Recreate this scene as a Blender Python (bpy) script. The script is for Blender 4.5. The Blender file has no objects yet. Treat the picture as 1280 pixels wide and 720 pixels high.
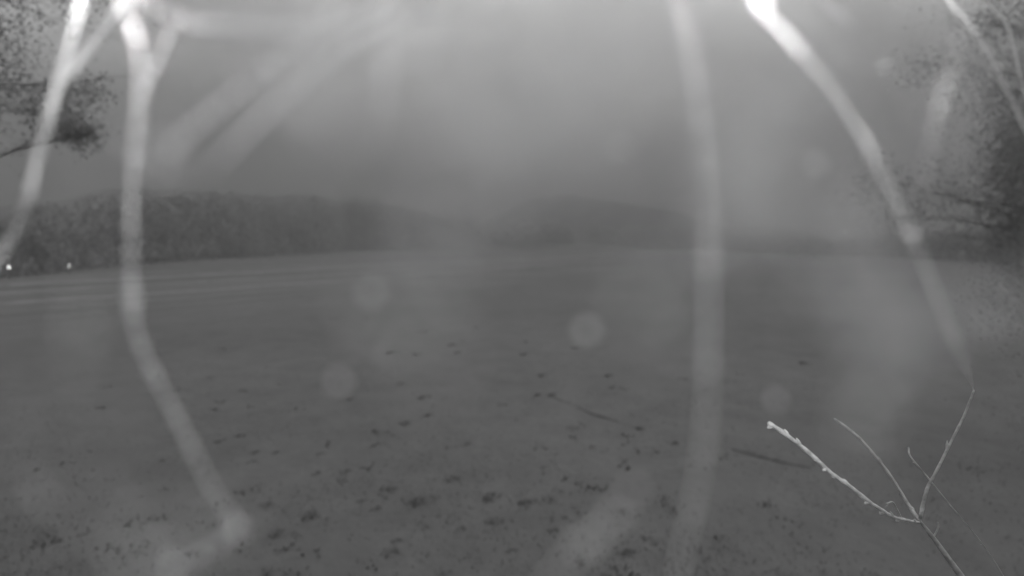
import bpy, math, random
import numpy as np
from mathutils import Vector, noise

R = math.radians
sc = bpy.context.scene
COL = sc.collection
random.seed(7)
rng = np.random.default_rng(7)

# ------------------------------------------------------------------ camera
CAM_H, PITCH, FOCUS, APER = 3.0, R(4.6), 0.9, 0.0085
K = APER / 0.004          # scale of the web before the lens
cd = bpy.data.cameras.new("camera")
cd.sensor_width = 36.0
cd.lens = 20.0
cd.clip_start = 0.004
cd.clip_end = 6000.0
cd.dof.use_dof = True
cd.dof.focus_distance = FOCUS
cd.dof.aperture_fstop = 0.02 / APER
cam = bpy.data.objects.new("camera", cd)
COL.objects.link(cam)
cam.location = (0, 0, CAM_H)
cam.rotation_euler = (math.pi / 2 - PITCH, 0, 0)
sc.camera = cam
FPX = 1280 * 20 / 36
C0 = Vector((0, 0, CAM_H))
FW = Vector((0, math.cos(PITCH), -math.sin(PITCH)))
UP = Vector((0, math.sin(PITCH), math.cos(PITCH)))
RT = Vector((1, 0, 0))
HORIZON = 360 - FPX * math.tan(PITCH)


def at(px, py, d):
    """world point seen at photo pixel (px, py) and depth d"""
    return C0 + FW * d + RT * ((px - 640) / FPX * d) + UP * ((360 - py) / FPX * d)


# ------------------------------------------------------------------ sky, sun, exposure
SUN_EL, SUN_AZ = R(34), R(4)          # veiled morning sun ahead, above the picture
w = bpy.data.worlds.new("World")
sc.world = w
w.use_nodes = True
nt = w.node_tree
nt.nodes.clear()


def N(t, typ, **kw):
    n = t.nodes.new(typ)
    for k, v in kw.items():
        setattr(n, k, v)
    return n


def math_node(t, op, a, b=None, clamp=False):
    m = N(t, 'ShaderNodeMath', operation=op, use_clamp=clamp)
    for i, v in enumerate((a, b)):
        if v is None:
            continue
        if isinstance(v, (int, float)):
            m.inputs[i].default_value = v
        else:
            t.links.new(v, m.inputs[i])
    return m.outputs[0]


sky = N(nt, 'ShaderNodeTexSky', sky_type='NISHITA', sun_disc=False)
sky.sun_elevation = SUN_EL
sky.sun_rotation = SUN_AZ
sky.air_density, sky.dust_density, sky.ozone_density = 1.0, 6.0, 1.0
bw = N(nt, 'ShaderNodeRGBToBW')
nt.links.new(sky.outputs[0], bw.inputs[0])
tc = N(nt, 'ShaderNodeTexCoord')
sep = N(nt, 'ShaderNodeSeparateXYZ')
nt.links.new(tc.outputs['Generated'], sep.inputs[0])
# overcast luminance rises with elevation
grad = N(nt, 'ShaderNodeMapRange')
grad.inputs['From Min'].default_value = 0.0
grad.inputs['From Max'].default_value = 0.42
grad.inputs['To Min'].default_value = 0.5
grad.inputs['To Max'].default_value = 13.6
nt.links.new(sep.outputs['Z'], grad.inputs['Value'])
mp = N(nt, 'ShaderNodeMapping')
mp.inputs['Scale'].default_value = (1.0, 1.0, 1.7)
mp.inputs['Location'].default_value = (1.35, 0.4, 0.25)
nt.links.new(tc.outputs['Generated'], mp.inputs[0])
cl = N(nt, 'ShaderNodeTexNoise')
cl.inputs['Scale'].default_value = 2.7
cl.inputs['Detail'].default_value = 5.0
cl.inputs['Roughness'].default_value = 0.45
cl.inputs['Distortion'].default_value = 0.5
nt.links.new(mp.outputs[0], cl.inputs['Vector'])
clr = N(nt, 'ShaderNodeMapRange')
clr.inputs['From Min'].default_value = 0.3
clr.inputs['From Max'].default_value = 0.7
clr.inputs['To Min'].default_value = 0.42
clr.inputs['To Max'].default_value = 1.55
nt.links.new(cl.outputs['Fac'], clr.inputs['Value'])
tot = math_node(nt, 'ADD', math_node(nt, 'MULTIPLY', bw.outputs[0], 0.085), grad.outputs[0])
tot = math_node(nt, 'MULTIPLY', tot, clr.outputs[0])
bg = N(nt, 'ShaderNodeBackground')
bg.inputs['Strength'].default_value = 0.085
wo = N(nt, 'ShaderNodeOutputWorld')
nt.links.new(tot, bg.inputs['Color'])
nt.links.new(bg.outputs[0], wo.inputs[0])

sd = bpy.data.lights.new("sun", 'SUN')
sd.energy = 0.5
sd.angle = R(20)
so = bpy.data.objects.new("sun", sd)
COL.objects.link(so)
so.rotation_euler = (-(math.pi / 2 - SUN_EL), 0, -SUN_AZ)
so.location = (0, 0, 60)

vs = sc.view_settings
vs.view_transform = 'Standard'
vs.look = 'None'
vs.exposure = 0.35
vs.gamma = 1.0
vs.use_curve_mapping = False
sc.render.engine = 'CYCLES'
cy = sc.cycles
cy.use_denoising = True
cy.denoiser = 'OPENIMAGEDENOISE'
cy.use_adaptive_sampling = False
cy.max_bounces = 6
cy.diffuse_bounces = 3
cy.volume_bounces = 1
cy.transparent_max_bounces = 8
cy.volume_step_rate = 1.0
cy.sample_clamp_indirect = 4.0


# ------------------------------------------------------------------ helpers
def tag(o, label=None, cat=None, group=None, kind=None):
    if label: o['label'] = label
    if cat: o['category'] = cat
    if group: o['group'] = group
    if kind: o['kind'] = kind
    return o


class MB:
    """collects verts/faces, builds one mesh object"""
    def __init__(self):
        self.v, self.f = [], []

    def add(self, vs, fs):
        b = len(self.v)
        self.v.extend(tuple(p) for p in vs)
        self.f.extend(tuple(i + b for i in f) for f in fs)

    def tube(self, pts, rad, n=6, cap=True):
        pts = [Vector(p) for p in pts]
        if isinstance(rad, (int, float)):
            rad = [rad] * len(pts)
        vs, fs = [], []
        ref = None
        for i, p in enumerate(pts):
            a = pts[max(i - 1, 0)]
            b = pts[min(i + 1, len(pts) - 1)]
            t = (b - a)
            t = t.normalized() if t.length > 1e-9 else Vector((0, 0, 1))
            if ref is None:
                ref = Vector((0, 0, 1)) if abs(t.z) < .9 else Vector((1, 0, 0))
            s = t.cross(ref).normalized()
            u = s.cross(t).normalized()
            ref = u
            for k in range(n):
                an = 2 * math.pi * k / n
                vs.append(p + (s * math.cos(an) + u * math.sin(an)) * rad[i])
        m = len(pts)
        for i in range(m - 1):
            for k in range(n):
                k2 = (k + 1) % n
                fs.append((i * n + k, i * n + k2, (i + 1) * n + k2, (i + 1) * n + k))
        if cap:
            fs.append(tuple(range(n - 1, -1, -1)))
            fs.append(tuple((m - 1) * n + k for k in range(n)))
        self.add(vs, fs)

    def box(self, c, s):
        x, y, z = (q / 2 for q in s)
        vs = [Vector(c) + Vector((a, b, d)) for a in (-x, x) for b in (-y, y) for d in (-z, z)]
        self.add(vs, [(0, 1, 3, 2), (4, 6, 7, 5), (0, 4, 5, 1), (2, 3, 7, 6), (0, 2, 6, 4), (1, 5, 7, 3)])

    def ball(self, c, r, nu=8, nv=6, sq=1.0):
        c = Vector(c)
        vs, fs = [c + Vector((0, 0, r * sq))], []
        for i in range(1, nv):
            th = math.pi * i / nv
            for k in range(nu):
                ph = 2 * math.pi * k / nu
                vs.append(c + Vector((r * math.sin(th) * math.cos(ph), r * math.sin(th) * math.sin(ph), r * sq * math.cos(th))))
        vs.append(c - Vector((0, 0, r * sq)))
        for k in range(nu):
            fs.append((0, 1 + k, 1 + (k + 1) % nu))
            for i in range(nv - 2):
                a, b = 1 + i * nu, 1 + (i + 1) * nu
                fs.append((a + k, b + k, b + (k + 1) % nu, a + (k + 1) % nu))
            fs.append((len(vs) - 1, 1 + (nv - 2) * nu + (k + 1) % nu, 1 + (nv - 2) * nu + k))
        self.add(vs, fs)

    def leaf(self, c, nrm, size, asp=.55):
        """one folded leaf: two quads along a midrib"""
        t = nrm.orthogonal().normalized()
        a = random.uniform(0, 6.283)
        b = nrm.cross(t)
        d = t * math.cos(a) + b * math.sin(a)
        s = nrm.cross(d) * (size * asp * .5)
        d = d * size
        up = nrm * (size * .10)
        self.add([c, c + d * .5 + s + up, c + d, c + d * .5 - s + up, c + d * .5],
                 [(0, 4, 1), (4, 2, 1), (0, 3, 4), (4, 3, 2)])

    def build(self, name, mat, parent=None, smooth=False):
        me = bpy.data.meshes.new(name)
        me.from_pydata(self.v, [], self.f)
        me.materials.append(MAT[mat])
        if smooth:
            me.polygons.foreach_set('use_smooth', [True] * len(me.polygons))
        o = bpy.data.objects.new(name, me)
        COL.objects.link(o)
        if parent is not None:
            o.parent = parent
            o.matrix_parent_inverse = parent.matrix_basis.inverted()
        return o


def empty(name, loc):
    o = bpy.data.objects.new(name, None)
    o.empty_display_size = .1
    COL.objects.link(o)
    o.location = loc
    return o


def smooth_path(pts, n=8):
    """Catmull-Rom through the points"""
    P = [Vector(p) for p in pts]
    if len(P) < 3:
        return [P[0].lerp(P[-1], i / n) for i in range(n + 1)]
    Q = [P[0] * 2 - P[1]] + P + [P[-1] * 2 - P[-2]]
    out = []
    for i in range(1, len(Q) - 2):
        a, b, c, d = Q[i - 1:i + 3]
        for k in range(n):
            t = k / n
            out.append(.5 * ((2 * b) + (c - a) * t + (2 * a - 5 * b + 4 * c - d) * t * t + (3 * b - a - 3 * c + d) * t ** 3))
    out.append(P[-1])
    return out


# ------------------------------------------------------------------ materials (grey: the photo is infrared monochrome)
MAT = {}


def mat(name, val, rough=.9, var=.25, scale=8.0, detail=4.0, bump=0.0, spec=.2, transl=0.0):
    m = bpy.data.materials.new(name)
    m.use_nodes = True
    t = m.node_tree
    b = t.nodes['Principled BSDF']
    b.inputs['Roughness'].default_value = rough
    b.inputs['Specular IOR Level'].default_value = spec
    tcn = N(t, 'ShaderNodeTexCoord')
    ns = N(t, 'ShaderNodeTexNoise')
    ns.inputs['Scale'].default_value = scale
    ns.inputs['Detail'].default_value = detail
    t.links.new(tcn.outputs['Object'], ns.inputs['Vector'])
    mr = N(t, 'ShaderNodeMapRange')
    mr.inputs['From Min'].default_value = .3
    mr.inputs['From Max'].default_value = .7
    mr.inputs['To Min'].default_value = val * (1 - var)
    mr.inputs['To Max'].default_value = val * (1 + var)
    t.links.new(ns.outputs['Fac'], mr.inputs['Value'])
    t.links.new(mr.outputs[0], b.inputs['Base Color'])
    if bump:
        bp = N(t, 'ShaderNodeBump')
        bp.inputs['Strength'].default_value = bump
        bp.inputs['Distance'].default_value = .02
        t.links.new(ns.outputs['Fac'], bp.inputs['Height'])
        t.links.new(bp.outputs[0], b.inputs['Normal'])
    if transl:
        tr = N(t, 'ShaderNodeBsdfTranslucent')
        t.links.new(mr.outputs[0], tr.inputs['Color'])
        mx = N(t, 'ShaderNodeMixShader')
        mx.inputs[0].default_value = transl
        t.links.new(b.outputs[0], mx.inputs[1])
        t.links.new(tr.outputs[0], mx.inputs[2])
        t.links.new(mx.outputs[0], t.nodes['Material Output'].inputs['Surface'])
    MAT[name] = m
    return m


mat('silk', .85, rough=.6, var=.15, scale=900, transl=.45)
mat('dew', .80, rough=.25, var=.05, scale=50, spec=.5, transl=.3)
mat('bark_lit', .52, var=.3, scale=60, bump=.4)  # sapling bark with the lit twig's brightness put into the colour
mat('bark_dim', .40, var=.35, scale=60, bump=.4)  # same sapling bark, toned down for the less lit twigs
mat('bark', .36, var=.4, scale=14, bump=.6)
mat('leaf', .27, var=.3, scale=3, transl=.55)
mat('leaf_lit', .6, var=.4, scale=20, transl=.3)  # lit copy of the leaves, the light painted into the colour
mat('far_leaf', .30, var=.15, scale=.25)
mat('far_bark', .2, var=.3, scale=2)
mat('tuft', .115, var=.4, scale=9)
mat('weed', .138, var=.3, scale=5)
mat('grass', .15, var=.35, scale=2.5, transl=.2)
mat('hill', .10, var=.35, scale=.03)
mat('streak_dark', .125, var=.4, scale=25, bump=.5)
mat('metal', .12, rough=.5, var=.1, scale=30, spec=.5)
mat('track', .31, var=.25, scale=1.2, bump=.3)
mat('white_housing', .7, rough=.4, var=.04, scale=20, spec=.5)
lm = bpy.data.materials.new('lamp_glow')
lm.use_nodes = True
lb = lm.node_tree.nodes['Principled BSDF']
lb.inputs['Emission Color'].default_value = (1, 1, 1, 1)
lb.inputs['Emission Strength'].default_value = 14.0
MAT['lamp_glow'] = lm

# field: trodden winter pasture, mottled, with faint strips running away to the right
g = bpy.data.materials.new('field')
g.use_nodes = True
t = g.node_tree
b = t.nodes['Principled BSDF']
b.inputs['Roughness'].default_value = .95
b.inputs['Specular IOR Level'].default_value = .1
tcn = N(t, 'ShaderNodeTexCoord')


def noise_of(scale, detail=4, rough=.5, vec=None, dist=0.0):
    n = N(t, 'ShaderNodeTexNoise')
    n.inputs['Scale'].default_value = scale
    n.inputs['Detail'].default_value = detail
    n.inputs['Roughness'].default_value = rough
    n.inputs['Distortion'].default_value = dist
    t.links.new(vec if vec is not None else tcn.outputs['Object'], n.inputs['Vector'])
    return n.outputs['Fac']


def mr_of(x, a, b_, c, d):
    m = N(t, 'ShaderNodeMapRange')
    for k, v in zip(('From Min', 'From Max', 'To Min', 'To Max'), (a, b_, c, d)):
        m.inputs[k].default_value = v
    t.links.new(x, m.inputs['Value'])
    return m.outputs[0]


mpn = N(t, 'ShaderNodeMapping')
mpn.inputs['Rotation'].default_value = (0, 0, -R(57))      # strips head 33 degrees right of the view
mps = N(t, 'ShaderNodeMapping')
mps.inputs['Scale'].default_value = (.012, .55, 1)
rotn = N(t, 'ShaderNodeVectorRotate', rotation_type='Z_AXIS')
rotn.inputs['Angle'].default_value = -R(57)
t.links.new(tcn.outputs['Object'], rotn.inputs['Vector'])
t.links.new(rotn.outputs[0], mps.inputs['Vector'])
f1 = mr_of(noise_of(.09, 3), .3, .7, .86, 1.14)            # broad patches
f2 = mr_of(noise_of(1.3, 5, .6), .35, .7, 1.07, .88)       # tussocks
f3 = mr_of(noise_of(7.0, 4, .6), .3, .7, 1.06, .93)        # fine
f4 = mr_of(noise_of(1.0, 3, .6, mps.outputs[0]), .32, .68, .62, 1.34)  # strips
v = math_node(t, 'MULTIPLY', f1, f2)
v = math_node(t, 'MULTIPLY', v, f3)
sx = N(t, 'ShaderNodeSeparateXYZ')
t.links.new(rotn.outputs[0], sx.inputs[0])
fm = N(t, 'ShaderNodeMapRange', interpolation_type='SMOOTHSTEP')
fm.inputs['From Min'].default_value = 16
fm.inputs['From Max'].default_value = 40
t.links.new(sx.outputs['Y'], fm.inputs['Value'])          # the strips lie on the far-left part of the field only
f4 = math_node(t, 'ADD', math_node(t, 'MULTIPLY', math_node(t, 'SUBTRACT', f4, 1.0), fm.outputs[0]), 1.0)
v = math_node(t, 'MULTIPLY', v, f4)
v = math_node(t, 'MULTIPLY', v, .138)
t.links.new(v, b.inputs['Base Color'])
bp = N(t, 'ShaderNodeBump')
bp.inputs['Strength'].default_value = .5
bp.inputs['Distance'].default_value = .05
t.links.new(noise_of(5.0, 5, .65), bp.inputs['Height'])
t.links.new(bp.outputs[0], b.inputs['Normal'])
MAT['field'] = g


# ------------------------------------------------------------------ ground
def gh(x, y):
    r = math.hypot(x, y)
    a = .06 * noise.noise((x * .35, y * .35, 0)) + .02 * noise.noise((x * 1.3, y * 1.3, 3))
    a *= max(0.0, 1 - r / 120)
    a += .35 * noise.noise((x * .02, y * .02, 5)) * min(1, r / 60) * max(0, 1 - r / 400)
    return a - .35 * 0


def on_ground(px, py, it=6):
    """ground point seen at photo pixel"""
    d = (at(px, py, 1) - C0)
    z = 0.0
    for _ in range(it):
        k = (z - CAM_H) / d.z
        p = C0 + d * k
        z = gh(p.x, p.y)
    p.z = z
    return p


NR, NA = 230, 288
verts, faces = [(0, 0, gh(0, 0))], []
for i in range(NR):
    r = 1.2 * (1500 / 1.2) ** (i / (NR - 1))
    for k in range(NA):
        an = 2 * math.pi * k / NA
        x, y = r * math.cos(an), r * math.sin(an)
        verts.append((x, y, gh(x, y)))
for k in range(NA):
    faces.append((0, 1 + k, 1 + (k + 1) % NA))
for i in range(NR - 1):
    a, c = 1 + i * NA, 1 + (i + 1) * NA
    for k in range(NA):
        k2 = (k + 1) % NA
        faces.append((a + k, c + k, c + k2, a + k2))
m = MB(); m.v, m.f = verts, faces
tag(m.build('ground', 'field', smooth=True), kind='structure', label='grey trodden pasture running out to the misty hills')

# faint wheel tracks crossing the field
td = Vector((math.sin(R(33)), math.cos(R(33)), 0))
tn = Vector((td.y, -td.x, 0))
for (px, py, wd) in ((20, 378, .55), (20, 366, .5), (200, 347, .9), (200, 341, .8), (60, 352, .7)):
    p0 = on_ground(px, py)
    m = MB()
    vs, fs = [], []
    n = 170
    for i in range(n):
        s = -25 + 230 * (i / (n - 1)) ** 1.5
        wob = .5 * noise.noise((s * .05, px * .1, py * .3))
        hw = wd * .5 * (1 + .35 * noise.noise((s * .3, 7, py)))
        for j in range(5):
            p = p0 + td * s + tn * (wob + hw * (j - 2) / 2)
            vs.append((p.x, p.y, gh(p.x, p.y) + .012 - .004 * (abs(j - 2) == 2)))
    for i in range(n - 1):
        for j in range(4):
            fs.append((i * 5 + j, i * 5 + j + 1, i * 5 + j + 6, i * 5 + j + 5))
    m.add(vs, fs)
    tag(m.build('track', 'track', smooth=True), kind='structure')


# ------------------------------------------------------------------ hills
def ridge(name, depth, prof, thick, label):
    """prof: (pixel x, pixel y of the skyline); a rounded ridge at that depth"""
    xs = [(p[0] - 640) / FPX * depth for p in prof]
    hs = [max(0, (HORIZON - p[1]) * depth / FPX + CAM_H) for p in prof]
    m = MB()
    nx, ny = 160, 26
    vs, fs = [], []
    for i in range(nx):
        x = xs[0] + (xs[-1] - xs[0]) * i / (nx - 1)
        h = float(np.interp(x, xs, hs))
        for j in range(ny):
            q = -1 + 2 * j / (ny - 1)
            y = depth + q * thick + 12 * noise.noise((x * .01, 3, depth))
            e = (math.cos(q * math.pi) + 1) / 2
            z = h * e ** .8 * (1 + .10 * noise.noise((x * .02, y * .02, 1)) + .10 * noise.noise((x * .07, y * .07, 2))) - 1 * (1 - e)
            vs.append((x, y, z))
    for i in range(nx - 1):
        for j in range(ny - 1):
            a = i * ny + j
            fs.append((a, a + ny, a + ny + 1, a + 1))
    m.add(vs, fs)
    o = m.build(name, 'hill', smooth=True)
    tag(o, kind='structure', label=label)
    return lambda px: (float(np.interp((px - 640) / FPX * depth, xs, hs)))


ridge('hill', 270, [(-900, 262), (-400, 246), (-100, 254), (0, 258), (100, 250), (170, 241), (250, 238), (330, 246), (430, 248), (490, 257), (545, 271), (600, 288), (660, 299), (760, 306)], 70,
      'broad dark hill behind the wood at the field edge')
ridge('hill', 340, [(300, 300), (560, 296), (600, 280), (622, 266), (660, 250), (710, 247), (760, 251), (800, 256), (850, 268), (920, 282), (1020, 292), (1200, 290), (1500, 280), (2100, 284)], 65,
      'rounded hazy hill rising in the mist beyond the far trees')


# ------------------------------------------------------------------ far woods (read as one mass)
def far_tree(mb, tb, base, h, wid, nl, ls):
    base = Vector(base)
    tb.tube([base - Vector((0, 0, .5)), base + Vector((random.uniform(-.2, .2), 0, h * .6))], [h * .022, h * .010], n=5)
    lob = []
    for _ in range(random.randint(8, 11)):
        a = random.uniform(0, 6.283)
        rr = random.uniform(0, .33) * wid
        zz = random.uniform(.08, .86)
        sh = 1 - abs(zz - .42) * .8
        lob.append((base + Vector((math.cos(a) * rr * sh, math.sin(a) * rr * sh, h * zz)), random.uniform(.17, .27) * wid * sh))
    for a_ in (0, 2.1, 4.2):
        lob.append((base + Vector((math.cos(a_) * wid * .3, math.sin(a_) * wid * .3, h * .10)), wid * .22))
    for c, r in lob:
        for _ in range(nl * 5 // 4 // len(lob)):
            d = Vector((random.gauss(0, 1), random.gauss(0, 1), random.gauss(0, 1))).normalized()
            p = c + d * r * random.uniform(.55, 1.08)
            p.z = min(p.z, base.z + h)
            nn = (d + Vector((random.gauss(0, .5), random.gauss(0, .5), random.gauss(0, .5)))).normalized()
            mb.leaf(p, nn, ls * random.uniform(.6, 1.4), .8)


def far_wood(label, px0, px1, count, top, base_y, rows=3, nleaf=420, lf=1.0):
    lv, tb = MB(), MB()
    tx = [p[0] for p in top]; ty = [p[1] for p in top]
    bx = [p[0] for p in base_y]; by = [p[1] for p in base_y]
    for i in range(count):
        px = px0 + (px1 - px0) * (i + random.uniform(0, 1)) / count
        D = CAM_H * FPX / (np.interp(px, bx, by) - HORIZON)
        row = random.choice(range(rows))
        D2 = D * (1 + .10 * row) + random.uniform(-.03, .03) * D
        h = (HORIZON - np.interp(px, tx, ty)) * D2 / FPX + CAM_H
        h *= random.uniform(.84, 1.02)
        lift = max(0, h - 13)
        x = (px - 640) / FPX * D2
        if lift > 0:
            lift = min(lift, 13)
        far_tree(lv, tb, (x, D2, lift * .75 * min(1, row + .4)), h - lift * .75 * min(1, row + .4), (h * .95), nleaf, lf * (.055 * h + .3))
    root = tag(lv.build('wood', 'far_leaf'), label, 'wood', kind='stuff')
    tb.build('trunks', 'far_bark', root)['kind'] = 'stuff'
    return root


far_wood('dark wood along the left-hand field edge below the broad hill', -330, 600, 190,
         [(-330, 250), (0, 262), (60, 252), (100, 246), (170, 235), (250, 232), (320, 241), (430, 243), (480, 251), (540, 264), (600, 272)],
         [(-330, 366), (0, 346), (100, 336), (250, 323), (400, 316), (600, 310)], nleaf=1150, lf=.42)
far_wood('low hazy wood stretching across the field from the rounded tree clump', 690, 1900, 230,
         [(690, 277), (760, 279), (800, 277), (840, 282), (870, 285), (930, 291), (980, 295), (1040, 300), (1100, 292), (1300, 270), (1900, 260)],
         [(690, 310), (870, 312), (1000, 317), (1100, 320), (1300, 330), (1900, 350)])


def lone_tree(name, px, py_base, py_top, wpx, label, n=3000, cat='tree'):
    D = CAM_H * FPX / (py_base - HORIZON)
    p = at(px, py_base, D)
    h = (py_base - py_top) * D / FPX
    wid = wpx * D / FPX
    base = Vector((p.x, p.y, gh(p.x, p.y) - .2))
    lv, tb = MB(), MB()
    tb.tube([base, base + Vector((0, 0, h * .35)), base + Vector((.1, 0, h * .8))], [h * .035, h * .025, h * .01], n=7)
    for k in range(6):
        a = k * 1.05
        s = base + Vector((0, 0, h * random.uniform(.2, .5)))
        tb.tube([s, s + Vector((math.cos(a) * wid * .3, math.sin(a) * wid * .3, h * .22))], [h * .014, h * .004], n=5)
    lobes = []
    for k in range(16):
        a = random.uniform(0, 6.283); rr = math.sqrt(random.uniform(0, 1)) * wid * .36
        zc = h * (.14 + .62 * (1 - (rr / (wid * .5)) ** 2) * random.uniform(.5, 1))
        lobes.append((base + Vector((math.cos(a) * rr, math.sin(a) * rr, zc)), wid * random.uniform(.12, .2)))
    for c, r in lobes:
        for _ in range(n // 16):
            d = Vector((random.gauss(0, 1), random.gauss(0, 1), random.gauss(0, 1))).normalized()
            q = c + d * r * random.uniform(.4, 1.1)
            q.z = max(base.z + .3, min(q.z, base.z + h))
            lv.leaf(q, (d + Vector((random.gauss(0, .5), random.gauss(0, .5), random.gauss(0, .5)))).normalized(), wid * .035 * random.uniform(.6, 1.4), .8)
    e = tag(empty(name, base), label, cat)
    tb.build('trunk', 'far_bark', e)
    lv.build('crown', 'far_leaf', e)


lone_tree('broad_tree', 640, 312, 266, 92, 'wide dark round-topped tree at the far field edge in front of the hazy hill')
lone_tree('broad_tree', 690, 311.5, 272, 62, 'smaller dark tree merging into the far side of the wide round-topped tree')
lone_tree('bush', 1018, 322, 288, 52, 'small dark bush standing alone at the far field edge below the slanting thread', 2000, 'bush')


# ------------------------------------------------------------------ near trees, boughs reaching into view
def near_tree(name, label, trunk_px, depth, top_z, clumps, leaf, seed, leafmat='leaf', pale=None):
    random.seed(seed)
    p = at(trunk_px, HORIZON, depth)
    base = Vector((p.x, p.y, gh(p.x, p.y) - .1))
    e = tag(empty(name, base), label, 'tree')
    tr = MB()
    spine = smooth_path([base, base + Vector((.06, .05, top_z * .3)), base + Vector((-.05, .1, top_z * .65)), base + Vector((.1, 0, top_z))], 6)
    tr.tube(spine, [.17 * (1 - .8 * i / len(spine)) * (1.35 if i < 2 else 1) for i in range(len(spine))], n=10)
    trunk = tr.build('trunk', 'bark', e, smooth=True)
    lv, pl = MB(), MB()
    for (cx, cy_, dd, rx, ry, n) in clumps:
        c = at(cx, cy_, dd)
        rxm, rym = rx * dd / FPX, ry * dd / FPX
        s = spine[min(len(spine) - 1, max(4, int((c.z - .4) / top_z * len(spine))))]
        br = MB()
        mid = s.lerp(c, .55) + Vector((random.uniform(-.1, .1), random.uniform(-.15, .15), random.uniform(.05, .3)))
        path = smooth_path([s, mid, c], 6)
        br.tube(path, [.028 * (1 - .85 * i / len(path)) for i in range(len(path))], n=6)
        for _ in range(7):
            d = Vector((random.gauss(0, 1) * rxm, random.gauss(0, 1) * rxm, random.gauss(0, 1) * rym)) * .55
            q = path[random.randint(6, len(path) - 1)]
            br.tube([q, q.lerp(c + d, .6) + Vector((0, 0, .02)), c + d], [.007, .005, .002], n=4)
        br.build('limb', 'bark', e)
        for _ in range(int(n * 4.6)):
            d = Vector((random.gauss(0, .5), random.gauss(0, .5), random.gauss(0, .5)))
            q = c + Vector((d.x * rxm, d.y * rxm, d.z * rym))
            nn = Vector((random.gauss(0, .6), random.gauss(0, .6), random.gauss(.5, .6))).normalized()
            lv.leaf(q, nn, leaf * random.uniform(.5, 1.2))
    lv.build('crown', leafmat, e)
    if pale:
        for (cx, cy_, dd, rx, ry, n) in pale:
            c = at(cx, cy_, dd)
            for _ in range(n):
                q = c + Vector((random.gauss(0, .5) * rx, random.gauss(0, .5) * rx, random.gauss(0, .5) * ry)) * (dd / FPX)
                pl.leaf(q, Vector((random.gauss(0, .4), -1, random.gauss(0, .4))).normalized(), leaf * random.uniform(.6, 1.2), .35)
        sp_ = pl.build('leaf_spray', 'leaf_lit', e); sp_['label'] = 'spray of narrow leaves with a lit tone painted in'; sp_['kind'] = 'stuff'
    return e


near_tree('leafy_tree', 'dark leafy tree whose hanging bough drops beside the forked pale thread', -190, 5.2, 6.4,
          [(72, 142, 5.2, 36, 32, 260), (98, 166, 5.1, 28, 20, 190), (0, 100, 5.4, 44, 46, 130), (20, 50, 5.5, 45, 40, 50), (-70, 120, 5.4, 70, 80, 500),
           (-50, 30, 5.3, 60, 60, 250), (114, 112, 5.2, 22, 22, 60), (-150, -60, 5.2, 160, 120, 1600), (-260, 60, 5.2, 160, 140, 1600), (40, -40, 5.4, 90, 50, 500)],
          .04, 11, pale=[(116, 116, 5.0, 16, 14, 46), (150, 40, 5.0, 12, 10, 10)])
near_tree('leafy_tree', 'tall dark leafy tree whose crown fills the field side behind the bare sapling', 1385, 7.5, 8.0,
          [(1096, 232, 7.6, 34, 34, 230), (1118, 268, 7.6, 34, 30, 170), (1172, 84, 7.3, 46, 26, 170), (1230, 115, 7.2, 40, 40, 200), (1272, 190, 7.2, 46, 75, 1300),
           (1272, 300, 7.4, 40, 110, 1500), (1200, 250, 7.8, 50, 60, 260), (1330, 60, 7.5, 100, 120, 1700), (1400, 240, 7.5, 140, 160, 2600),
           (1240, 30, 7.5, 40, 36, 160), (1390, -80, 7.5, 160, 120, 1800), (1340, 520, 7.3, 50, 60, 300)],
          .045, 12)

# ------------------------------------------------------------------ small lamps far off
def post_lamp(px, py, D, r, label, group=None):
    c = at(px, py, D)
    base = Vector((c.x, c.y, gh(c.x, c.y)))
    e = tag(empty('lamp_post', base), label, 'lamp', group)
    m = MB(); m.tube([base - Vector((0, 0, .1)), c - Vector((0, 0, r * .9))], [.035, .03], n=8); m.build('post', 'metal', e)
    m = MB(); m.ball(c, r, 10, 8); m.build('lamp_head', 'lamp_glow', e, smooth=True)
    m = MB(); m.tube([c + Vector((0, 0, r * .75)), c + Vector((0, 0, r * 1.15))], [r * 1.25, r * .5], n=10); m.build('lamp_cap', 'metal', e)


post_lamp(11, 334, 46, .042, 'brightest small white lamp before the dark wood, by the lower end of the forked thread')
post_lamp(86, 332, 52, .030, 'small dimmer lamp before the dark wood, between two pale threads')
post_lamp(1055, 290, 120, .07, 'faint far lamp dot above the bush at the field edge')

# ------------------------------------------------------------------ on the ground: dark tufts, thin dark streaks
tuft_px = [(529, 415, 14), (565, 431, 20), (488, 441, 24), (520, 443, 14), (655, 443, 14), (678, 470, 14), (672, 494, 12), (690, 494, 14), (530, 497, 20), (505, 530, 16),
           (535, 519, 14), (470, 556, 14), (566, 600, 20), (614, 622, 26), (657, 629, 22), (618, 652, 24), (488, 692, 24), (496, 677, 18), (522, 628, 26), (541, 622, 12),
           (345, 668, 22), (370, 670, 14), (388, 646, 26), (333, 632, 20), (318, 566, 14), (400, 568, 12), (345, 566, 12), (315, 578, 14), (432, 590, 16), (395, 592, 16),
           (488, 612, 18), (574, 662, 18), (530, 660, 14), (800, 536, 16), (782, 692, 24), (556, 716, 18), (470, 636, 16), (450, 627, 14), (1005, 454, 16), (700, 615, 14),
           (585, 555, 12), (640, 690, 18), (690, 664, 18), (560, 560, 12), (500, 480, 12), (720, 435, 14), (760, 470, 16), (300, 545, 14), (275, 552, 14), (840, 640, 16)]
random.seed(5)
proto = []
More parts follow.
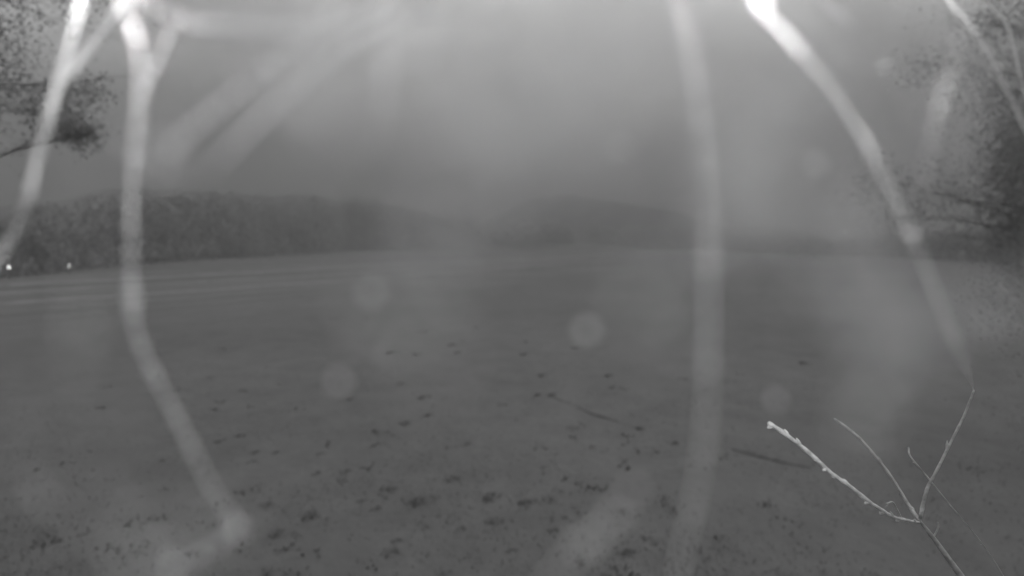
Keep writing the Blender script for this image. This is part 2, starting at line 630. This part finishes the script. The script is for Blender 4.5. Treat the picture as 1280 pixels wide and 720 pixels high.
for k in range(4):
    m = MB()
    for _ in range(70):
        a = random.uniform(0, 6.283); r = math.sqrt(random.random()) * .5
        b0 = Vector((math.cos(a) * r, math.sin(a) * r * .9, 0))
        lean = Vector((math.cos(a), math.sin(a), 0)) * random.uniform(.05, .28)
        h = random.uniform(.2, .5) * (1.1 - r)
        s = Vector((-math.sin(a + .7), math.cos(a + .7), 0)) * random.uniform(.02, .05)
        m.add([b0 - s, b0 + s, b0 + lean * .5 + s * .7 + Vector((0, 0, h * .7)), b0 + lean + Vector((0, 0, h)), b0 + lean * .5 - s * .7 + Vector((0, 0, h * .7))],
              [(0, 1, 2, 4), (4, 2, 3)])
    o = m.build('grass_tuft', 'tuft')
    proto.append(o)
GL = 'low dark tuft of rough grass on the pale trodden field'
for i, (px, py, wd) in enumerate(tuft_px):
    p = on_ground(px, py)
    D = (p - C0).dot(FW)
    s = wd * D / FPX * .95
    o = proto[i] if i < 4 else proto[i % 4].copy()
    if i >= 4:
        COL.objects.link(o)
    o.location = (p.x, p.y, gh(p.x, p.y) - .01)
    o.rotation_euler = (0, 0, random.uniform(0, 6.28))
    o.scale = (s, s * random.uniform(.7, 1), min(s, .22) * .6)
    tag(o, GL, 'grass tuft', 'dark grass tufts scattered over the field')

# finer grass and small clods nobody could count
random.seed(9)
m = MB()
for _ in range(26000):
    py = HORIZON + 60 + (760 - HORIZON - 60) * random.random() ** .8
    px = random.uniform(-150, 1430)
    p = on_ground(px, py, 2)
    if noise.noise((p.x * .5, p.y * .5, 2)) + .35 * noise.noise((p.x * 2, p.y * 2, 4)) < random.uniform(-.5, .3):
        continue
    a = random.uniform(0, 6.283)
    h = random.uniform(.015, .05)
    s = Vector((math.cos(a), math.sin(a), 0)) * random.uniform(.004, .010)
    l = Vector((random.gauss(0, .02), random.gauss(0, .02), h))
    p.z -= .004
    m.add([p - s, p + s, p + l], [(0, 1, 2)])
tag(m.build('grass', 'grass'), 'short sparse grass growing over the pasture', 'grass', kind='stuff')
m = MB()
for _ in range(260):
    py = HORIZON + 80 + (760 - HORIZON - 80) * random.random() ** .7
    px = random.gauss(470, 260)
    p = on_ground(px, py, 2)
    if noise.noise((p.x * .6, p.y * .6, 12)) < random.uniform(-.25, .3):
        continue
    for _ in range(random.randint(4, 12)):
        a = random.uniform(0, 6.283)
        q = p + Vector((random.gauss(0, .06), random.gauss(0, .06), -.005))
        s = Vector((math.cos(a), math.sin(a), 0)) * random.uniform(.01, .022)
        m.add([q - s, q + s, q + Vector((random.gauss(0, .03), random.gauss(0, .03), random.uniform(.03, .07)))], [(0, 1, 2)])
tag(m.build('dark_weeds', 'weed'), 'small dark weeds speckled among the pasture grass', 'weeds', kind='stuff')


def streak(pts, r, label):  # thin dark twigged tube drawn for a dark streak on the field
    P = [on_ground(*p) + Vector((0, 0, r * .15)) for p in pts]
    e = tag(empty('dark_streak', P[0] - Vector((0, 0, r))), label, 'branch')
    path = smooth_path(P, 8)
    m = MB()
    m.tube(path, [r * (1 - .6 * abs(2 * i / (len(path) - 1) - .8)) for i in range(len(path))], n=7)
    m.build('stem', 'streak_dark', e, smooth=True)
    for k in (.3, .6):
        i = int(k * len(path))
        m = MB()
        d = Vector((random.uniform(-.1, .1), random.uniform(.1, .25), .02))
        m.tube([path[i], path[i] + d * .6, path[i] + d], [r * .4, r * .3, r * .12], n=5)
        m.build('twig', 'streak_dark', e)


streak([(915, 562), (945, 570), (980, 579), (1014, 585)], .035, 'long dark streak lying on the field behind the bare sapling tip')
streak([(684, 493), (735, 515), (765, 525), (803, 538)], .022, 'thin dark streak lying on the open field beside the straight upright thread')

# ------------------------------------------------------------------ bare sapling in front
random.seed(21)
DS = 0.9
stem_px = [(1215, 742), (1190, 705), (1166, 672), (1150, 652)]
low = at(1240, 800, DS * 1.02)
foot = Vector((low.x + .12, low.y + .1, 0)); foot.z = gh(foot.x, foot.y) - .05
sap = tag(empty('bare_sapling', foot), 'bare pale sapling with thin budded twigs, one thread tied to its tallest twig', 'sapling')
m = MB()
path = smooth_path([foot, foot + Vector((-.02, 0, .7)), Vector((low.x + .05, low.y + .03, low.z - .5)), low] + [at(x, y, DS) for x, y in stem_px], 7)
m.tube(path, [.010 - .0074 * i / (len(path) - 1) for i in range(len(path))], n=8)
m.build('stem', 'bark_dim', sap, smooth=True)


def twig(pts, r0, r1, buds, d0=DS, d1=None, bark='bark_dim'):
    d1 = d0 if d1 is None else d1
    P = []
    for i, (x, y) in enumerate(pts):
        P.append(at(x + random.uniform(-.8, .8), y + random.uniform(-.8, .8), d0 + (d1 - d0) * i / (len(pts) - 1)))
    path = smooth_path(P, 6)
    rr = []
    for i in range(len(path)):
        f = i / (len(path) - 1)
        rr.append((r0 + (r1 - r0) * f) * (1 + .45 * noise.noise((i * 1.3, r0 * 900, len(pts)))))
    rr = [q * .82 for q in rr]
    m = MB()
    m.tube(path, rr, n=7)
    o = m.build('twig', bark, sap, smooth=True)
    for k in range(buds):
        i = int((k + random.uniform(.2, .8)) / buds * (len(path) - 1))
        q = path[i]
        tdir = (path[min(i + 1, len(path) - 1)] - path[max(i - 1, 0)]).normalized()
        side = (UP * random.choice((-1, 1)) + RT * random.uniform(-.4, .4) + FW * random.uniform(-.5, .5)).normalized()
        tip = q + (side * .7 + tdir * .8) * random.uniform(.005, .011)
        b_ = MB()
        b_.tube([q, q.lerp(tip, .6), tip], [rr[i] * .9, rr[i] * .95, rr[i] * .3], n=5)
        b_.build('bud', bark, o)
    return o


twig([(1150, 653), (1132, 650), (1116, 645), (1090, 630), (1062, 608), (1040, 592), (1015, 570), (985, 546), (962, 530)], .0028, .0037, 14, DS, DS * .82, 'bark_lit')
twig([(1150, 652), (1135, 630), (1112, 592), (1082, 556), (1062, 537), (1043, 523)], .0036, .0026, 9, DS, DS * 1.2)
twig([(1151, 648), (1159, 612), (1170, 590), (1190, 550), (1205, 520), (1218, 488)], .0034, .0016, 6, DS, DS * 1.0)
twig([(1128, 650), (1122, 636), (1115, 628), (1108, 629)], .0016, .0016, 2, DS, DS * .98)
twig([(1240, 800), (1262, 745), (1236, 692), (1183, 625), (1160, 597), (1138, 571), (1136, 560)], .0004, .0018, 2, DS * 1.02, DS * 1.12)
twig([(1166, 672), (1172, 660), (1173, 652)], .0018, .0012, 0)

# ------------------------------------------------------------------ the watching camera's own housing and infrared lamps, plus lamps added to brighten threads and twig (out of view)
hood_z = CAM_H + .062 * K
e = tag(empty('security_camera', (0, -.5, 0)), 'security camera housing with a flat hood on a steel post', 'camera')
m = MB(); m.box((0, -.075, CAM_H + .005), (.085, .14, .095)); m.build('housing', 'white_housing', e)
m = MB(); m.box((0, .02, hood_z + .003), (.30 * K, .25 * K, .005)); m.build('hood', 'white_housing', e)
m = MB(); m.box((0, -.06, (CAM_H + .05 + hood_z) / 2), (.03, .05, hood_z - CAM_H - .04)); m.build('bracket', 'metal', e)
m = MB(); m.tube([(0, -.14, CAM_H), (0, -.5, CAM_H)], .018, n=10); m.build('arm', 'metal', e)
m = MB(); m.tube([(0, -.5, -.2), (0, -.5, CAM_H + .1)], .04, n=12); m.build('post', 'metal', e)


def led(px, py, d, power, r=.004):
    L = bpy.data.lights.new('infrared_lamp', 'POINT')
    L.energy = power * .75 * K * K
    L.shadow_soft_size = r
    o = bpy.data.objects.new('infrared_lamp', L)
    COL.objects.link(o)
    o.location = at(px, py, d * K)


led(88, -60, .088, .026)  # added to brighten the top of the forked thread
led(1190, -70, .125, .12)  # added to brighten the thin threads before the tree crown
led(140, -50, .066, .034)
led(975, -35, .068, .048)
for lx in (-.04, 0, .04):
    led(640 + lx * FPX / .012, 360 - .042 * FPX / .012, .012, .036)
sp = bpy.data.lights.new('twig_fill_beam', 'SPOT')  # added narrow spot that brightens one sapling twig
sp.energy = 13.0
sp.spot_size = R(17)
sp.spot_blend = .8
sp.shadow_soft_size = .015
spo = bpy.data.objects.new('twig_fill_beam', sp)
COL.objects.link(spo)
spo.location = (.14, .10, CAM_H + .05)
spo.rotation_euler = (at(1000, 575, .78) - spo.location).to_track_quat('-Z', 'Y').to_euler()


# ------------------------------------------------------------------ spider threads strung from the hood, close to the lens
def dist(wpx):
    """distance at which the lens spreads a point to wpx photo pixels"""
    return 1 / (wpx / (FPX * APER) + 1 / FOCUS)


TG = 'spider threads strung before the lens'


def thread(pts, label, th=.0007, drops=(), group=None, name='spider_thread', loose=False, thin=.5, beads=True):
    th *= K * .52
    P = [at(x, y, dist(wp)) for x, y, wp in pts]
    path = smooth_path(P, 7)
    m = MB()
    m.tube(path, [th * .5 * (1 + .35 * noise.noise((i * .35, pts[0][0] * .1, 4))) * (max(.04, 1 - i / (len(path) - 1)) ** .6 if loose else 1 - (1 - thin) * i / (len(path) - 1)) for i in range(len(path))], n=6)
    o = m.build(name, 'silk', smooth=True)
    tag(o, label, 'spider thread', group)
    for (x, y, wp, r) in drops:
        b_ = MB()
        b_.ball(at(x, y, dist(wp)), r * 1.65 * K, 10, 8)
        b_.build('dew_drop', 'dew', o, smooth=True)
    if beads and th > .0003:
        rb = random.Random(int(pts[0][0]))
        i = 7
        while i < len(path) * .84:
            i += rb.randint(1, 3)
            if i >= len(path) - 2:
                break
            q = path[i].lerp(path[i + 1], rb.random())
            f = 1 - .62 * i / len(path)
            b_ = MB()
            b_.ball(q, K * rb.uniform(.00030, .00088) * f, 8, 6)
            b_.build('dew_drop', 'dew', o, smooth=True)
    return o


def up_to_hood(x, wp):
    """pixel row where the hood's underside sits at that depth"""
    d = dist(wp)
    return (x, 360 - (hood_z - CAM_H - .0005) / d * FPX - 57 + 0, wp)


thread([(116, -190, 23), (104, -20, 23), (92, 40, 23), (74, 100, 23), (60, 150, 24), (46, 200, 24), (36, 245, 25), (20, 285, 24), (6, 312, 24), (-30, 360, 26), (-90, 500, 34), (-140, 760, 40)],
       'pale forked thread slanting down past the hanging leaves to the bright lamp', .0024, [(8, 305, 24, .0003)])
thread([(205, -190, 22), (158, -10, 21), (134, 32, 20), (110, 64, 20), (88, 90, 21), (72, 108, 23)],
       'short pale thread joining the forked thread beside the leafy bough', .0024, thin=.9)
thread([(150, -190, 30), (156, 0, 30), (168, 40, 32), (176, 90, 34), (172, 170, 36), (176, 225, 36)],
       'short bright loose thread fanning down from the hood beside the long thread', .0009, [(155, 4, 30, .0005)], loose=True)
thread([(226, 24, 34), (213, 42, 30), (198, 78, 27), (180, 110, 27), (172, 150, 28), (166, 210, 28), (164, 280, 29), (164, 340, 30), (166, 390, 31), (176, 432, 31),
        (196, 475, 31), (220, 520, 31), (242, 565, 32), (266, 612, 33), (296, 660, 36), (262, 688, 38), (214, 712, 40), (130, 770, 40), (60, 860, 40)],
       'long pale thread hanging down the dark wood and kinking back near the ground', .0011,
       [(166, 373, 32, .00045), (176, 430, 32, .0003), (296, 664, 42, .00042), (240, 560, 36, .00022), (216, 706, 44, .0004), (166, 300, 32, .0002)], thin=.12)
thread([(836, -190, 34), (848, 0, 34), (862, 60, 35), (872, 120, 36), (880, 190, 36), (884, 270, 38), (886, 350, 40), (886, 440, 41), (882, 530, 42), (872, 610, 42), (856, 680, 42), (840, 760, 42), (820, 900, 42)],
       'widest straight upright thread hanging clear over the open field', .0009,
       [(883, 300, 38, .00028), (886, 331, 42, .00045), (882, 560, 46, .0002), (884, 430, 46, .0002)], thin=.55)
tip = at(1218, 488, DS)
o = thread([(905, -190, 28), (945, -5, 28), (975, 34, 28), (1000, 64, 28), (1040, 112, 27), (1074, 162, 27), (1098, 205, 27), (1120, 248, 27), (1142, 298, 28), (1162, 345, 28), (1184, 400, 28), (1202, 445, 24), (1213, 474, 8), (1218, 490, 1.0)],
           'slanting thread tied to the tallest twig of the bare sapling', .0015,
           [(1140, 296, 28, .0004), (1000, 66, 28, .0004), (950, 4, 30, .0006), (1114, 234, 28, .0002)], thin=.2)
thread([(1120, -190, 12), (1180, -15, 12), (1206, 24, 12), (1228, 54, 12), (1248, 92, 12), (1272, 140, 12), (1310, 230, 13), (1350, 420, 14), (1380, 800, 14)],
       'thin bright thread in front of the tall leafy tree crown', .0018, [(1246, 86, 12, .0006), (1234, 64, 12, .0005), (1229, 56, 12, .0004)])
thread([(1180, -190, 8), (1232, -8, 8), (1256, 26, 8), (1266, 52, 8), (1274, 90, 8), (1290, 160, 8), (1330, 420, 8), (1350, 800, 8)],
       'thinnest faint thread farther out across the tall leafy crown', .0012)
thread([(960, -190, 22), (1025, -10, 22), (1045, 12, 22), (1066, 34, 22)],
       'short loose thread end above the slanting thread', .0008, loose=True)
thread([(120, -190, 34), (170, -20, 36), (226, 26, 36), (300, 36, 38), (390, 36, 38), (440, 22, 36), (480, -4, 34), (530, -190, 34)],
       'bright level thread sagging between the long thread and the hood', .0019, [(392, 30, 40, .0004)], thin=.9)
thread([(660, -190, 38), (555, -4, 36), (498, 22, 36), (446, 48, 38), (396, 84, 40), (346, 128, 42), (302, 172, 45), (262, 214, 48)],
       'broad loose thread arching down from the brightest clouds across the level thread', .0021, loose=True)
thread([(480, -190, 44), (410, 20, 42), (352, 70, 42), (300, 112, 42), (254, 150, 44), (214, 185, 46), (203, 228, 46)],
       'fainter loose thread beside the broad one, its end hanging over the hill', .0010, loose=True)
thread([(492, -190, 46), (484, 40, 44), (480, 110, 44), (472, 188, 46)],
       'faint loose end hanging upright from the level thread', .0008, loose=True)
thread([(90, -190, 14), (66, 10, 14), (38, 34, 14), (10, 50, 15), (-40, 90, 16), (-90, 400, 18), (-120, 800, 20)],
       'small faint thread across the leafy bough beside the forked thread', .0006)
thread([(1260, -190, 30), (1195, 60, 30), (1176, 130, 30), (1160, 190, 32), (1148, 252, 34)],
       'faint loose thread leaning over the tall tree foliage', .0004, loose=True)
thread([(560, 900, 62), (690, 725, 60), (760, 655, 58), (800, 600, 56)],
       'very faint loose thread end low beside the straight upright thread', .0005, loose=True)
# fine strands added to carry drops that sit on the lens cover
thread([(640, -190, 40), (622, 36, 40), (667, 95, 40), (775, 185, 40), (790, 300, 42), (733, 413, 44), (700, 560, 46), (690, 900, 46)],
       'added hair-fine strand holding round lens-cover drops over the middle of the field', .00008,
       [(667, 95, 40, .00032), (622, 36, 40, .00030), (775, 185, 40, .00034), (733, 413, 44, .00038)])
thread([(560, -190, 42), (520, 160, 42), (463, 365, 44), (423, 477, 44), (400, 700, 44), (390, 900, 44)],
       'added hair-fine strand holding two lens-cover drops beside the long kinked thread', .00008,
       [(463, 365, 44, .00032), (423, 477, 44, .00032)])
thread([(1160, -190, 26), (1105, 86, 26), (1020, 205, 36), (975, 360, 36), (970, 500, 38), (960, 900, 40)],
       'added hair-fine strand holding lens-cover drops between the upright and slanting threads', .00008,
       [(1105, 86, 26, .00026), (1020, 205, 36, .00034), (970, 500, 38, .00028)])


# web wisps added very near the lens: their blur makes the veiling glare
def wisp(path_px, label, fibres, spread, r, seed):
    random.seed(seed)
    m = MB()
    P = [at(x, y, dist(wp)) for x, y, wp in path_px]
    spread, r = spread * K, r * K
    path = smooth_path(P, 8)
    m.tube(path, .00005, n=4)
    for _ in range(fibres):
        q = path[random.randint(int(len(path) * .45), int(len(path) * .9))]
        k = Vector((random.gauss(0, 1), random.gauss(0, .3), random.gauss(0, 1))) * spread
        mid = q + k * .5 + Vector((random.gauss(0, 1), 0, random.gauss(0, 1))) * spread * .4
        m.tube(smooth_path([q, mid, q + k], 3), r, n=4)
    tag(m.build('glare_wisp', 'silk'), label, 'cobweb')


wisp([(1010, -260, 100), (1060, 200, 110), (1080, 330, 120), (1110, 400, 120), (1120, 420, 120)], 'soft pale web wisp added for glare under the slanting thread', 10, .0012, .00010, 1)
wisp([(560, -260, 120), (690, 40, 120), (660, 150, 130), (630, 190, 130)], 'soft pale web wisp added for glare against the brightest clouds', 12, .002, .00010, 2)
wisp([(900, -260, 120), (960, 60, 120), (940, 200, 120), (930, 260, 120)], 'soft pale web wisp added for glare between the upright and slanting threads', 20, .0016, .00010, 3)
wisp([(1240, -260, 90), (1180, 300, 100), (1060, 540, 100), (1050, 570, 100)], 'soft pale web wisp added for glare above the bare sapling twigs', 6, .0010, .00009, 4)
wisp([(80, -260, 90), (100, 300, 100), (100, 430, 90), (98, 450, 90)], 'soft pale web wisp added for glare over the dark field beside the long thread', 6, .0010, .00009, 5)
wisp([(330, -260, 100), (400, -60, 100), (345, 6, 100), (330, 40, 100)], 'soft bright web wisp added for glare over the level thread', 12, .0014, .0001, 8)
wisp([(1320, -260, 100), (1290, 300, 100), (1215, 390, 100), (1205, 420, 100)], 'soft pale web wisp added for glare at the foot of the slanting thread', 8, .0012, .00009, 9)
wisp([(-20, 1000, 110), (90, 800, 100), (230, 690, 100), (260, 670, 100)], 'soft pale web wisp added for glare near the kink of the long thread', 6, .0016, .0001, 10)
wisp([(-60, -260, 60), (20, 400, 60), (45, 595, 60), (52, 620, 60)], 'small pale web wisp added for glare low over the near field', 3, .0010, .00012, 6)

for i_, (x, y, wp, nf, lab) in enumerate((
        (690, 140, 150, 19, 'round smoky web wisp added for glare high over the middle hill'),
        (560, 40, 130, 14, 'smoky web wisp added for glare beside the end of the level thread'),
        (610, 205, 110, 8, 'smoky web wisp added for glare hanging in the gap between the two hills'),
        (935, 245, 110, 18, 'smoky web wisp added for glare hanging over the low hazy wood'),
        (1005, 130, 130, 16, 'smoky web wisp added for glare under the upper slanting thread'),
        (1085, 285, 100, 10, 'smoky web wisp added for glare beside the tree bough end and slanting thread'),
        (1150, 425, 120, 9, 'smoky web wisp added for glare above the tallest sapling twig'),
        (455, 350, 150, 3, 'very faint web wisp added for glare over the striped field edge'),
        (800, 410, 120, 4, 'very faint web wisp added for glare next to the straight upright thread'),
        (385, 120, 110, 9, 'smoky web wisp added for glare between the loose diagonal threads'),
        (1165, 120, 110, 6, 'smoky web wisp added for glare before the tall tree top'),
        (800, 40, 140, 15, 'smoky web wisp added for glare by the upper end of the straight upright thread'),
        (520, 270, 110, 3, 'very faint web wisp added for glare over the sloping end of the broad hill'),
        (205, 205, 70, 8, 'small smoky web wisp added for glare touching the long thread over the wood'),
        (165, 690, 120, 3, 'smoky web wisp added for glare below the kink of the long thread'))):
    sx_ = 1 if i_ % 2 else -1
    wisp([(x + 90 * sx_, -260, wp), (x + 40 * sx_, y - 160, wp), (x - 15, y - 40, wp), (x, y, wp), (x + 14, y + 34, wp)], lab, nf, .0016, .0001, 40 + i_)

# ------------------------------------------------------------------ haze
m = MB()
m.box((0, 0, 60), (3100, 3100, 124))
hz = m.build('haze', 'hill')
hm = bpy.data.materials.new('haze')
hm.use_nodes = True
t = hm.node_tree
t.nodes.clear()
pv = N(t, 'ShaderNodeVolumePrincipled')
pv.inputs['Color'].default_value = (.40, .40, .40, 1)
pv.inputs['Density'].default_value = .0048
pv.inputs['Anisotropy'].default_value = .1
mo = N(t, 'ShaderNodeOutputMaterial')
t.links.new(pv.outputs[0], mo.inputs['Volume'])
hz.data.materials.clear()
hz.data.materials.append(hm)
hz.display_type = 'WIRE'
tag(hz, kind='stuff', label='thin grey morning mist over the whole field')
